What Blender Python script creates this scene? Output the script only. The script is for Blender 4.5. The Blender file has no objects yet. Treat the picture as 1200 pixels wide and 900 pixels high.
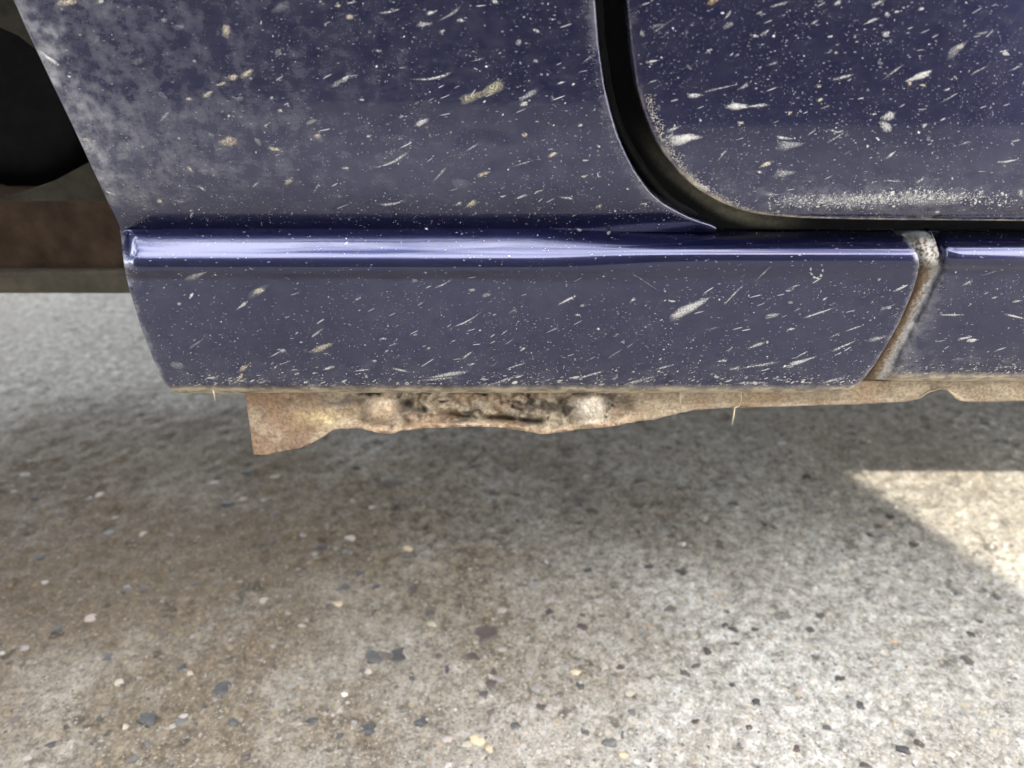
import bpy, bmesh, math, random, bisect
import numpy as np
from mathutils import Vector, noise

random.seed(11); rng = np.random.default_rng(11)
R = math.radians
scene = bpy.context.scene
col = scene.collection

# ---------------------------------------------------------------- camera, sky, sun, exposure
PITCH, F, CD, CH = R(30.0), 924.0, 0.30, 0.385      # F: focal length in px of a 1200 px wide frame
cam_d = bpy.data.cameras.new('camera'); cam = bpy.data.objects.new('camera', cam_d); col.objects.link(cam)
cam.location = (0, -CD, CH); cam.rotation_euler = (math.pi/2 - PITCH, 0, 0)
cam_d.sensor_width = 36; cam_d.lens = F/1200*36; cam_d.clip_start = 0.01; cam_d.clip_end = 500
cam_d.dof.use_dof = True; cam_d.dof.focus_distance = 0.322; cam_d.dof.aperture_fstop = 9.0
scene.camera = cam

SUN_H = Vector((0.450, -0.893, 0)).normalized(); SUN_EL = R(39.3)
to_sun = SUN_H*math.cos(SUN_EL) + Vector((0, 0, math.sin(SUN_EL)))
w = bpy.data.worlds.new('World'); scene.world = w; w.use_nodes = True
nt = w.node_tree; bg = nt.nodes['Background']
sky = nt.nodes.new('ShaderNodeTexSky'); sky.sky_type = 'NISHITA'; sky.sun_disc = False
sky.sun_elevation = SUN_EL; sky.sun_rotation = math.atan2(SUN_H.x, SUN_H.y)
sky.air_density = 1.0; sky.dust_density = 3.0; sky.ozone_density = 0.6
# broken bright cloud, the same all over the sky
tc = nt.nodes.new('ShaderNodeTexCoord'); cn = nt.nodes.new('ShaderNodeTexNoise'); cn.inputs['Scale'].default_value = 4.5; cn.inputs['Detail'].default_value = 5
cr = nt.nodes.new('ShaderNodeValToRGB'); cr.color_ramp.elements[0].position = 0.42; cr.color_ramp.elements[1].position = 0.58
cm = nt.nodes.new('ShaderNodeMix'); cm.data_type = 'RGBA'; cm.inputs[7].default_value = (20.0, 20.4, 21.0, 1)
nt.links.new(tc.outputs['Generated'], cn.inputs['Vector']); nt.links.new(cn.outputs['Fac'], cr.inputs[0]); nt.links.new(cr.outputs[0], cm.inputs[0])
nt.links.new(sky.outputs[0], cm.inputs[6]); nt.links.new(cm.outputs[2], bg.inputs[0]); bg.inputs[1].default_value = 0.15
sd = bpy.data.lights.new('sun', 'SUN'); sd.energy = 2.9; sd.angle = R(0.53); sd.color = (1.0, 0.93, 0.80)
sun = bpy.data.objects.new('sun', sd); col.objects.link(sun)
sun.rotation_euler = (-to_sun).to_track_quat('-Z', 'Y').to_euler()
scene.view_settings.view_transform = 'Standard'; scene.view_settings.look = 'None'
scene.view_settings.exposure = 2.0; scene.cycles.max_bounces = 5; scene.cycles.use_adaptive_sampling = True; scene.cycles.adaptive_threshold = 0.03; scene.cycles.diffuse_bounces = 4; scene.cycles.glossy_bounces = 3; scene.view_settings.gamma = 1.0

# ---------------------------------------------------------------- helpers
def ang(row): return PITCH + math.atan((row - 450.0)/F)
def pt(px, row, o):
    """point of the plane y = -o that stands at a measured spot of the survey photograph"""
    h = CD - o; dz = h*math.tan(ang(row)); d = h*math.cos(PITCH) + dz*math.sin(PITCH)
    return Vector(((px - 600.0)/F*d, -o, CH - dz))
def gpt(px, row, z=0.0):
    h = (CH - z)/math.tan(ang(row)); d = h*math.cos(PITCH) + (CH - z)*math.sin(PITCH)
    return Vector(((px - 600.0)/F*d, h - CD, z))
def interp(x, xs, ys): return float(np.interp(x, xs, ys))
def lerp1(x, xs, ys):
    if x <= xs[0]: return ys[0]
    if x >= xs[-1]: return ys[-1]
    i = bisect.bisect_right(xs, x); t = (x-xs[i-1])/(xs[i]-xs[i-1]); return ys[i-1] + t*(ys[i]-ys[i-1])
def smooth_curve(pts, n):
    """Catmull-Rom through 2-d points, n samples per span"""
    P = [np.array(p, float) for p in pts]; P = [2*P[0]-P[1]] + P + [2*P[-1]-P[-2]]; out = []
    for i in range(1, len(P)-2):
        for k in range(n):
            t = k/n
            out.append(0.5*((2*P[i]) + (P[i+1]-P[i-1])*t + (2*P[i-1]-5*P[i]+4*P[i+1]-P[i+2])*t*t
                            + (3*P[i]-P[i-1]-3*P[i+1]+P[i+2])*t**3))
    out.append(P[-2]); return np.array(out)
def fbm(v, octv=4): return noise.fractal(v, 1.0, 2.0, octv, noise_basis='PERLIN_ORIGINAL')
def sstep(a, b, x):
    t = min(1.0, max(0.0, (x-a)/(b-a))); return t*t*(3-2*t)

def link(name, me, mat, parent=None, kind=None, label=None, cat=None, group=None, smooth=True):
    o = bpy.data.objects.new(name, me); col.objects.link(o)
    if mat and not me.materials: me.materials.append(mat)
    if smooth: me.polygons.foreach_set('use_smooth', [True]*len(me.polygons))
    if parent: o.parent = parent
    if kind: o['kind'] = kind
    if label: o['label'] = label
    if cat: o['category'] = cat
    if group: o['group'] = group
    return o
def mesh(name, V, Fc, attr=None, aname='tint'):
    me = bpy.data.meshes.new(name); me.from_pydata([tuple(v) for v in V], [], Fc)
    if attr is not None:
        a = me.color_attributes.new(aname, 'FLOAT_COLOR', 'POINT')
        a.data.foreach_set('color', np.array(attr, np.float32).ravel())
    me.update(); return me
def grid_faces(nr, nc, off=0, flip=False):
    f = []
    for i in range(nr-1):
        for j in range(nc-1):
            a = off + i*nc + j; q = (a, a+1, a+nc+1, a+nc)
            f.append(q[::-1] if flip else q)
    return f
def hem(V, Fc, attr, depth=0.010, r=0.0008, skip=None):
    """fold the free edge of a sheet inwards (+y) with a small rounded edge"""
    ec = {}
    for f in Fc:
        for i in range(len(f)):
            e = (f[i], f[(i+1) % len(f)]); ec[tuple(sorted(e))] = ec.get(tuple(sorted(e)), []) + [e]
    nxt = {}
    for k, l in ec.items():
        if len(l) == 1: nxt[l[0][0]] = l[0][1]
    ring = []; s = next(iter(nxt)); c = s
    while True:
        ring.append(c); c = nxt[c]
        if c == s: break
    n = len(ring); outd = []
    for i in range(n):
        a, b = V[ring[i-1]], V[ring[(i+1) % n]]; t = Vector((b.x-a.x, 0, b.z-a.z))
        d = Vector((t.z, 0, -t.x)); outd.append(d.normalized() if d.length > 1e-9 else Vector((0, 0, 0)))
    prev = ring
    for (a, b) in ((0.55*r, 0.18*r), (0.9*r, 0.55*r), (r, 1.2*r), (r*0.9, depth)):
        base = len(V); cur = []
        for i, v in enumerate(ring):
            V.append(V[v] + outd[i]*a + Vector((0, b, 0))); cur.append(base+i)
            if attr is not None: attr.append(attr[v])
        for i in range(n):
            j = (i+1) % n; Fc.append((prev[j], prev[i], cur[i], cur[j]))
        prev = cur

# ---------------------------------------------------------------- node helpers
def newmat(name):
    m = bpy.data.materials.new(name); m.use_nodes = True
    return m, m.node_tree, m.node_tree.nodes['Principled BSDF']
def N(t, kind, **kw):
    n = t.nodes.new('ShaderNode'+kind)
    for k, v in kw.items():
        if k.startswith('i_'): n.inputs[k[2:].replace('_', ' ')].default_value = v
        else: setattr(n, k, v)
    return n
def L(t, a, b): t.links.new(a, b)
def ramp(t, fac, stops, interp_='LINEAR'):
    r = N(t, 'ValToRGB'); e = r.color_ramp.elements; r.color_ramp.interpolation = interp_
    while len(e) < len(stops): e.new(0.5)
    for k, (p, c) in enumerate(stops):
        e[k].position = p; e[k].color = c if len(c) == 4 else (*c, 1)
    L(t, fac, r.inputs[0]); return r
def g(v): return (v, v, v)
def mixc(t, fac, a, b, mode='MIX'):
    m = N(t, 'Mix', data_type='RGBA', blend_type=mode)
    for s, v in ((m.inputs[0], fac), (m.inputs[6], a), (m.inputs[7], b)):
        if hasattr(v, 'links'): L(t, v, s)
        elif isinstance(v, (int, float)): s.default_value = v
        else: s.default_value = v if len(v) == 4 else (*v, 1)
    return m.outputs[2]
def math_(t, op, a, b=0.5, clamp=False):
    m = N(t, 'Math', operation=op); m.use_clamp = clamp
    for s, v in ((m.inputs[0], a), (m.inputs[1], b)):
        if hasattr(v, 'links'): L(t, v, s)
        else: s.default_value = v
    return m.outputs[0]
def noise_(t, co, scale, detail=4, rough=0.6):
    n = N(t, 'TexNoise'); n.inputs['Scale'].default_value = scale; n.inputs['Detail'].default_value = detail
    n.inputs['Roughness'].default_value = rough; L(t, co, n.inputs['Vector']); return n.outputs['Fac']
def bump_(t, h, strength, dist):
    b = N(t, 'Bump'); b.inputs['Strength'].default_value = strength; b.inputs['Distance'].default_value = dist
    L(t, h, b.inputs['Height']); return b.outputs[0]

# ---------------------------------------------------------------- materials
def mat_paint():
    m, t, b = newmat('dusty_blue_metallic_paint')
    co = N(t, 'NewGeometry').outputs['Position']
    at = N(t, 'Attribute', attribute_name='tint')            # rgb = dirt colour, a = how thick it lies
    flake = N(t, 'TexVoronoi'); flake.inputs['Scale'].default_value = 5200; L(t, co, flake.inputs['Vector'])
    base = mixc(t, 0.25, (0.0085, 0.0105, 0.050), flake.outputs['Color'], 'SOFT_LIGHT')
    # streaky road film, drawn out along the direction the spray flew
    mp = N(t, 'Mapping'); mp.inputs['Rotation'].default_value = (0, R(24), 0); mp.inputs['Scale'].default_value = (0.35, 1, 1); L(t, co, mp.inputs[0])
    film = ramp(t, noise_(t, mp.outputs[0], 420, 4, 0.72), [(0.44, g(0)), (0.78, g(1))]).outputs[0]
    cloud = ramp(t, noise_(t, co, 150, 4, 0.75), [(0.42, g(0)), (0.70, g(1))]).outputs[0]
    vo = N(t, 'TexVoronoi'); vo.inputs['Scale'].default_value = 900; L(t, mp.outputs[0], vo.inputs['Vector'])
    sp = math_(t, 'LESS_THAN', vo.outputs['Distance'], 0.16)
    rnd = N(t, 'SeparateColor'); L(t, vo.outputs['Color'], rnd.inputs[0])
    sp = math_(t, 'MULTIPLY', sp, math_(t, 'GREATER_THAN', rnd.outputs[0], 0.80))
    thick = at.outputs['Alpha']
    dust = math_(t, 'ADD', math_(t, 'MULTIPLY', film, math_(t, 'MULTIPLY', math_(t, 'MULTIPLY', thick, 7.0, True), 0.10)), math_(t, 'MULTIPLY', cloud, math_(t, 'MULTIPLY', thick, 0.62)))
    dust = math_(t, 'ADD', dust, math_(t, 'MULTIPLY', math_(t, 'MULTIPLY', thick, thick), math_(t, 'ADD', math_(t, 'MULTIPLY', cloud, 0.6), 0.45)))
    dust = math_(t, 'ADD', dust, math_(t, 'MULTIPLY', sp, 0.38))
    dust = math_(t, 'ADD', dust, 0.003, True)
    L(t, mixc(t, dust, base, at.outputs['Color']), b.inputs['Base Color'])
    L(t, math_(t, 'MULTIPLY', math_(t, 'SUBTRACT', 1.0, dust), 0.75), b.inputs['Metallic'])
    L(t, math_(t, 'ADD', 0.22, math_(t, 'MULTIPLY', dust, 0.6)), b.inputs['Roughness'])
    L(t, math_(t, 'SUBTRACT', 1.0, math_(t, 'MULTIPLY', dust, 1.3), True), b.inputs['Coat Weight'])
    b.inputs['Coat Roughness'].default_value = 0.05; b.inputs['Coat IOR'].default_value = 1.50
    L(t, bump_(t, noise_(t, co, 900, 2), 0.10, 0.0003), b.inputs['Normal'])
    cn = bump_(t, noise_(t, co, 260, 2, 0.5), 0.012, 0.0005); L(t, cn, b.inputs['Coat Normal'])
    return m
def mat_vc(name, rough=0.9, nscale=700, bumpd=0.0005, contrast=0.5, alpha=False, bstr=0.6, spec=0.3):
    """surface whose own colour is carried by the mesh, broken up by grain"""
    m, t, b = newmat(name); co = N(t, 'NewGeometry').outputs['Position']
    at = N(t, 'Attribute', attribute_name='tint'); n = noise_(t, co, nscale, 6, 0.7)
    dark = ramp(t, n, [(0.28, g(1-contrast)), (0.70, g(1+contrast*0.25))]).outputs[0]
    L(t, mixc(t, 1.0, at.outputs['Color'], dark, 'MULTIPLY'), b.inputs['Base Color'])
    b.inputs['Roughness'].default_value = rough; b.inputs['Specular IOR Level'].default_value = spec
    if bumpd: L(t, bump_(t, n, bstr, bumpd), b.inputs['Normal'])
    if alpha:
        n2 = noise_(t, co, 1500, 5, 0.7)
        a = math_(t, 'ADD', at.outputs['Alpha'], math_(t, 'MULTIPLY', math_(t, 'SUBTRACT', n2, 0.52), 2.4))
        a = math_(t, 'MULTIPLY', math_(t, 'MULTIPLY', a, 1.0, True), math_(t, 'POWER', at.outputs['Alpha'], 0.55), True)
        L(t, a, b.inputs['Alpha'])
    return m
def mat_plain(name, c, rough=0.6, metal=0.0, nscale=60, var=0.25, bumpd=0.0):
    m, t, b = newmat(name); co = N(t, 'NewGeometry').outputs['Position']; n = noise_(t, co, nscale, 6, 0.65)
    r = ramp(t, n, [(0.3, tuple(x*(1-var) for x in c)), (0.7, tuple(min(1, x*(1+var)) for x in c))])
    L(t, r.outputs[0], b.inputs['Base Color']); b.inputs['Roughness'].default_value = rough; b.inputs['Metallic'].default_value = metal; b.inputs['Specular IOR Level'].default_value = 0.5 if rough < .5 else 0.15
    if bumpd: L(t, bump_(t, n, 0.6, bumpd), b.inputs['Normal'])
    return m
def mat_concrete():
    m, t, b = newmat('worn_exposed_aggregate_concrete'); co = N(t, 'NewGeometry').outputs['Position']
    big = noise_(t, co, 3.2, 4, 0.55); mid = noise_(t, co, 130, 3, 0.75); fine = noise_(t, co, 480, 3, 0.7)
    c = ramp(t, mid, [(0.34, (0.15, 0.14, 0.115)), (0.5, (0.33, 0.314, 0.278)), (0.66, (0.50, 0.485, 0.45))]).outputs[0]
    c = mixc(t, ramp(t, big, [(0.40, g(0)), (0.60, g(0.6))]).outputs[0], c, (0.20, 0.17, 0.13))
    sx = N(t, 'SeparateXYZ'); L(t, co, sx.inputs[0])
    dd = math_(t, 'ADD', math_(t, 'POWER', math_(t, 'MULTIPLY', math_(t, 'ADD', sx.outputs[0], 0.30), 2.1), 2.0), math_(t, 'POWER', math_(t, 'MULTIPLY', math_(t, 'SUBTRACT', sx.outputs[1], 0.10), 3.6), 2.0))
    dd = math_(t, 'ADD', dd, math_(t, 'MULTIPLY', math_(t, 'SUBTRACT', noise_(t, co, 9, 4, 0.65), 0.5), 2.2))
    stain_shade = ramp(t, dd, [(0.15, g(1.0)), (1.2, g(0))]).outputs[0]  # brown dirt, with painted shade that deepens the ground's light falloff
    pit = ramp(t, noise_(t, co, 48, 3, 0.6), [(0.63, g(0)), (0.68, g(0.75))]).outputs[0]
    c = mixc(t, pit, c, (0.075, 0.066, 0.055))
    c = mixc(t, 0.75, c, ramp(t, fine, [(0.30, g(0.25)), (0.52, g(1.0)), (0.72, g(1.35))]).outputs[0], 'MULTIPLY')
    for sc, thr, keep in ((170, 0.30, 0.45), (330, 0.32, 0.35)):
        v = N(t, 'TexVoronoi'); v.inputs['Scale'].default_value = sc; L(t, co, v.inputs['Vector'])
        s = N(t, 'SeparateColor'); L(t, v.outputs['Color'], s.inputs[0])
        edge = math_(t, 'ADD', v.outputs['Distance'], math_(t, 'MULTIPLY', math_(t, 'SUBTRACT', fine, 0.5), 0.35))
        mk = math_(t, 'MULTIPLY', math_(t, 'LESS_THAN', edge, thr), math_(t, 'LESS_THAN', s.outputs[0], keep))
        cc = ramp(t, s.outputs[1], [(0.0, (0.11, 0.11, 0.115)), (0.16, (0.23, 0.20, 0.18)), (0.32, (0.38, 0.36, 0.33)),
                                    (0.62, (0.46, 0.40, 0.30)), (0.86, (0.42, 0.33, 0.21)), (0.93, (0.52, 0.50, 0.47))], 'CONSTANT').outputs[0]
        c = mixc(t, math_(t, 'MULTIPLY', mk, 0.55), c, cc)
    c = mixc(t, 1.0, c, mixc(t, stain_shade, (1, 1, 1), (0.40, 0.335, 0.255)), 'MULTIPLY')
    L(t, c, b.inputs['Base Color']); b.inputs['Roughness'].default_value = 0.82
    L(t, bump_(t, fine, 0.7, 0.0016), b.inputs['Normal']); return m
M_PAINT = mat_paint()
M_MUD = mat_vc('dried_mud', 0.95, 1800, 0.0003, 0.35, alpha=True, bstr=0.4)
M_FLAKE = mat_vc('dust_flake', 0.95, 600, 0, 0.2)
M_RUST = mat_vc('crusted_rusty_flange', 0.7, 650, 0.0009, 0.7, bstr=0.9, spec=0.4)
M_SEAM = mat_vc('worn_seam_dirt', 0.9, 1900, 0.0008, 0.75, bstr=0.9)
M_JAMB = mat_vc('dusty_shaded_jamb', 0.9, 500, 0.0006, 0.5, bstr=0.4, spec=0.15)
M_SEAL = mat_plain('black_rubber_seal', (0.012, 0.012, 0.012), 0.6, 0, 300, 0.4, 0.0003)
M_TYRE = mat_plain('black_tyre_rubber', (0.008, 0.008, 0.008), 0.8, 0, 120, 0.4, 0.0008)
M_UNDER = mat_plain('underbody_coating', (0.035, 0.033, 0.03), 0.9, 0, 40, 0.5, 0.002)
M_ARM = mat_plain('rusty_brown_steel', (0.050, 0.033, 0.022), 0.85, 0, 45, 0.55, 0.0015)
M_GREY = mat_plain('grey_inner_wing', (0.05, 0.047, 0.042), 0.8, 0, 50, 0.35, 0.001)
M_BRK = mat_plain('dusty_bracket_steel', (0.05, 0.046, 0.035), 0.85, 0, 70, 0.4, 0.001)
M_LIP = mat_plain('dusty_arm_lip', (0.085, 0.075, 0.058), 0.9, 0, 60, 0.35, 0.001)
M_STEEL = mat_plain('silver_painted_rim', (0.45, 0.45, 0.46), 0.4, 0.6, 30, 0.15)
M_CONC = mat_concrete()
M_GRAIN = mat_vc('aggregate_grain', 0.6, 300, 0, 0.25, spec=0.5)
M_RENDER = mat_plain('grey_cement_render', (0.12, 0.113, 0.105), 0.9, 0, 35, 0.18, 0.003)
M_STONE = mat_plain('grey_coping_stone', (0.34, 0.33, 0.31), 0.85, 0, 25, 0.2, 0.004)
M_STRAW = mat_plain('dry_straw', (0.5, 0.42, 0.28), 0.8, 0, 300, 0.2)
def mat_glass():
    m, t, b = newmat('dark_car_glass'); b.inputs['Base Color'].default_value = (0.02, 0.025, 0.025, 1)
    b.inputs['Roughness'].default_value = 0.03; b.inputs['Specular IOR Level'].default_value = 0.5; return m
M_GLASS = mat_glass()

# ---------------------------------------------------------------- ground
def axis(lo, hi, step, far):
    a = list(np.arange(lo, hi+1e-6, step)); d, x = step*1.5, hi
    while x < far: x += d; d *= 1.45; a.append(x)
    d, x = step*1.5, lo; pre = []
    while x > -far: x -= d; d *= 1.45; pre.append(x)
    return pre[::-1] + a
xs = axis(-0.95, 0.7, 0.0036, 60); ys = axis(-0.10, 0.75, 0.0036, 60)
def ground_z(x, y):
    k = max(0.0, 1 - max(abs(x)-1.0, 0)*2 - max(abs(y-0.45)-0.6, 0)*2)
    k *= 1 - 0.6*sstep(0.18, 0.45, y)
    return k*(0.0016*fbm(Vector((x*28, y*28, 0)), 3) + 0.0019*fbm(Vector((x*95, y*95, 4)), 4))
V = [(x, y, ground_z(x, y)) for y in ys for x in xs]
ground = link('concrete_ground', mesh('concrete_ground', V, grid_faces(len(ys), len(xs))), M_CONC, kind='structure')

# small sand and grit bedded in the surface: nobody could count it
def add_grit(n):
    rows = rng.uniform(330, 905, n); pxs = rng.uniform(-60, 1260, n)
    Vs, Fs, At = [], [], []
    pal = [(0.42, 0.40, 0.36), (0.48, 0.45, 0.39), (0.34, 0.32, 0.29), (0.60, 0.58, 0.55), (0.46, 0.37, 0.25), (0.11, 0.105, 0.10), (0.20, 0.17, 0.15), (0.55, 0.36, 0.20)]
    pr = np.array([0.25, 0.24, 0.21, 0.08, 0.05, 0.08, 0.08, 0.01]); idx = rng.choice(len(pal), n, p=pr)
    oct_ = np.array([(1, 0, 0), (0, 1, 0), (-1, 0, 0), (0, -1, 0), (0, 0, 1)], float)
    for k in range(n):
        p = gpt(pxs[k], rows[k]); st = 1 - 0.72*math.exp(-((p.x+.30)*2.0)**2 - ((p.y-.10)*3.4)**2); s = min(0.0030, 0.00078*math.exp(rng.normal(0, 0.45))); c = pal[idx[k]]  # st: grit darkened over the same patch of dirt and painted shade
        if idx[k] in (5, 6): s = min(s, 0.0018)
        a = rng.uniform(0, 6.28); ca, sa = math.cos(a), math.sin(a); q = rng.uniform(0.55, 1.0); hz = rng.uniform(0.25, 0.7)
        z = ground_z(p.x, p.y) - 0.0002; b0 = len(Vs)
        for (u, v, w_) in oct_:
            u2, v2 = u*s*rng.uniform(0.8, 1.25), v*s*q*rng.uniform(0.8, 1.25)
            Vs.append((p.x + u2*ca - v2*sa + w_*s*rng.uniform(-.3, .3), p.y + u2*sa + v2*ca, z + w_*s*hz)); j = rng.uniform(0.85, 1.12)
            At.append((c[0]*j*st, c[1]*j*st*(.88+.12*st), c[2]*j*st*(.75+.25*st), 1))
        for i in range(4): Fs.append((b0+i, b0+(i+1) % 4, b0+4))
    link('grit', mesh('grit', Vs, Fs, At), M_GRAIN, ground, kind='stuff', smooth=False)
add_grit(42000)

def pebble_mesh(name, c, seed):
    rr = random.Random(seed); bm = bmesh.new(); bmesh.ops.create_icosphere(bm, subdivisions=2, radius=1.0)
    off = Vector((seed*3.1, 0, 0))
    for v in bm.verts:
        v.co *= 1 + 0.62*noise.noise(v.co*1.3 + off) + 0.30*noise.noise(v.co*2.9 + off); v.co.z *= 0.22
        v.co.y *= rr.uniform(0.98, 1.02)
    me = bpy.data.meshes.new(name); bm.to_mesh(me); bm.free()
    a = me.color_attributes.new('tint', 'FLOAT_COLOR', 'POINT')
    a.data.foreach_set('color', np.tile(np.array((*c, 1), np.float32), len(me.vertices)))
    me.materials.append(M_GRAIN); me.polygons.foreach_set('use_smooth', [True]*len(me.polygons)); return me
DARK = [pebble_mesh('pebble', c, k) for k, c in enumerate([(0.045, 0.043, 0.042), (0.06, 0.056, 0.052), (0.085, 0.07, 0.06), (0.06, 0.045, 0.04), (0.10, 0.095, 0.088)])]
PALE = [pebble_mesh('pebble', c, 20+k) for k, c in enumerate([(0.30, 0.28, 0.25), (0.33, 0.29, 0.22), (0.46, 0.36, 0.23), (0.30, 0.25, 0.22), (0.58, 0.56, 0.53), (0.22, 0.20, 0.19)])]
def pebble(px, row, wpx, me, ratio=0.62, a=None):
    p = gpt(px, row); d = math.hypot(math.hypot(p.x, p.y+CD), CH); s = wpx/2/F*d
    o = bpy.data.objects.new('pebble', me); col.objects.link(o); o.parent = ground
    o.location = (p.x, p.y, ground_z(p.x, p.y) - s*0.05); o.scale = (s, s*ratio*1.1, s*0.75)
    o.rotation_euler = (random.uniform(-.15, .15), random.uniform(-.15, .15), random.uniform(-0.5, 0.5) if a is None else a)
for (px, row, wpx) in [(375, 641, 17), (408, 649, 14), (400, 690, 20), (441, 688, 12), (423, 672, 11), (480, 690, 13), (501, 719, 18), (570, 743, 34),
        (430, 855, 19), (491, 845, 20), (257, 808, 22), (173, 845, 20), (126, 770, 13), (145, 802, 10), (228, 846, 14), (208, 846, 20), (212, 784, 12),
        (748, 563, 24), (680, 584, 18), (695, 598, 18), (690, 668, 14), (745, 621, 16), (600, 848, 16), (717, 868, 22), (686, 858, 10), (860, 738, 14),
        (885, 738, 10), (950, 737, 9), (868, 876, 9), (1060, 879, 15), (1017, 629, 10), (1045, 607, 14), (440, 772, 22), (452, 770, 14), (15, 842, 14), (48, 655, 12),
        (577, 802, 14), (555, 770, 26), (572, 798, 18), (470, 770, 30), (206, 672, 14), (150, 690, 12), (290, 555, 14), (268, 590, 16), (460, 565, 26), (560, 545, 22),
        (610, 787, 12), (632, 830, 14), (656, 813, 12), (985, 797, 14), (1130, 770, 12), (760, 662, 14), (640, 560, 16), (605, 580, 12), (52, 795, 12), (60, 872, 16), (116, 840, 10)]:
    pebble(px, row, wpx*0.95, random.choice(DARK), random.uniform(0.5, 0.8))
for k in range(190):
    row = random.uniform(540, 898)
    pebble(random.uniform(-10, 1210), row, random.uniform(7, 13), (random.choice([PALE[0], PALE[1], PALE[3], PALE[5], PALE[5], PALE[3]]) if random.random() < 0.5 else random.choice(DARK)), random.uniform(0.55, 0.95))
for (px, row, wpx, k) in [(560, 868, 18, 2), (548, 872, 14, 1), (575, 877, 14, 2), (673, 786, 16, 2), (478, 643, 12, 2), (397, 708, 11, 2), (731, 885, 11, 2), (390, 706, 10, 1), (918, 520, 12, 4), (1018, 518, 8, 4), (402, 812, 12, 4)]:
    pebble(px, row, wpx, PALE[k])

# ---------------------------------------------------------------- car: skin profiles measured as (row, outward offset)
car = bpy.data.objects.new('blue_car', None); col.objects.link(car); car.location = (0, 0, 0)
car['label'] = 'dirty dark blue car with mud-spattered door and rusty sill flange'; car['category'] = 'car'

BEAD = smooth_curve([(461, -.0075), (459.5, -.003), (457, .0012), (453, .0034), (445, .0045), (400, .0072), (350, .0092), (330, .0099), (325, .0105),
                     (320, .0115), (315, .0122), (309, .0119), (303, .0110), (295, .0092), (286, .0066), (277, .0037), (271, .0015), (268.5, .0005), (265, -.0018), (261, -.0065)], 8)
SILL = smooth_curve([(461, -.0075), (459.5, -.003), (457, .0012), (453, .0034), (445, .0045), (400, .0072), (350, .0092), (330, .0099), (325, .0103),
                     (320, .0109), (315, .0116), (309, .0122), (303, .0121), (296, .0110), (287, .0081), (278, .0028), (270, -.0060), (263.5, -.0180), (262.5, -.0215), (261.5, -.0250)], 8)
UPPER = smooth_curve([(270.5, -.0008), (266, .0000), (258, .0014), (246, .0033), (228, .0056), (200, .0077), (165, .0087), (120, .0091), (70, .0092), (0, .0092), (-60, .0090), (-140, .0085)], 10)
DOORP = smooth_curve([(258, .0072), (256, .0090), (250, .0112), (240, .0127), (220, .0137), (180, .0143), (100, .0146), (0, .0146), (-60, .0144), (-140, .0140)], 10)
_PC = {}
def off(prof, row):
    k = id(prof)
    if k not in _PC: _PC[k] = ([-float(a) for a in prof[:, 0]], [float(b) for b in prof[:, 1]])
    return lerp1(-row, *_PC[k])

# outlines
ARCH = [(461, 212), (458, 204), (453, 197), (440, 188), (425, 182), (380, 165), (340, 153), (320, 148), (300, 145), (280, 143), (266, 141), (250, 134), (235, 127), (200, 111),
        (150, 88), (100, 64), (60, 45), (30, 31), (0, 18), (-60, -8), (-140, -44)]
SEAM = [(461, 985), (457, 993), (453, 1000), (442, 1013), (427, 1024), (406, 1037), (382, 1051), (345, 1067), (323, 1074), (310, 1076), (299, 1074), (286, 1067), (273, 1053), (263, 1040)]
RIM = [(470, 1020), (445, 1032), (433, 1039), (414, 1048), (379, 1066), (342, 1085), (315, 1097), (297, 1099), (280, 1094), (270, 1089), (262, 1085)]
GAPQ = [(268, 838), (265, 832), (262, 822), (256, 806), (248, 790), (240, 776), (230, 764), (220, 755), (200, 741), (180, 731), (160, 722), (130, 713), (100, 706), (50, 699), (0, 695), (-60, 692), (-140, 690)]
DOORL = [(258, 1290), (257, 1180), (256, 1060), (255, 990), (253.5, 940), (251, 905), (247.5, 882), (243, 865), (236, 847), (226, 829), (215, 813), (200, 797), (180, 781), (160, 769), (130, 757),
         (100, 749), (50, 742), (0, 738), (-60, 735), (-140, 733)]
_EC = {}
def edge(tab, row):
    k = id(tab)
    if k not in _EC: _EC[k] = ([-a for a, b in tab], [b for a, b in tab])
    return lerp1(-row, *_EC[k])

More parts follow.
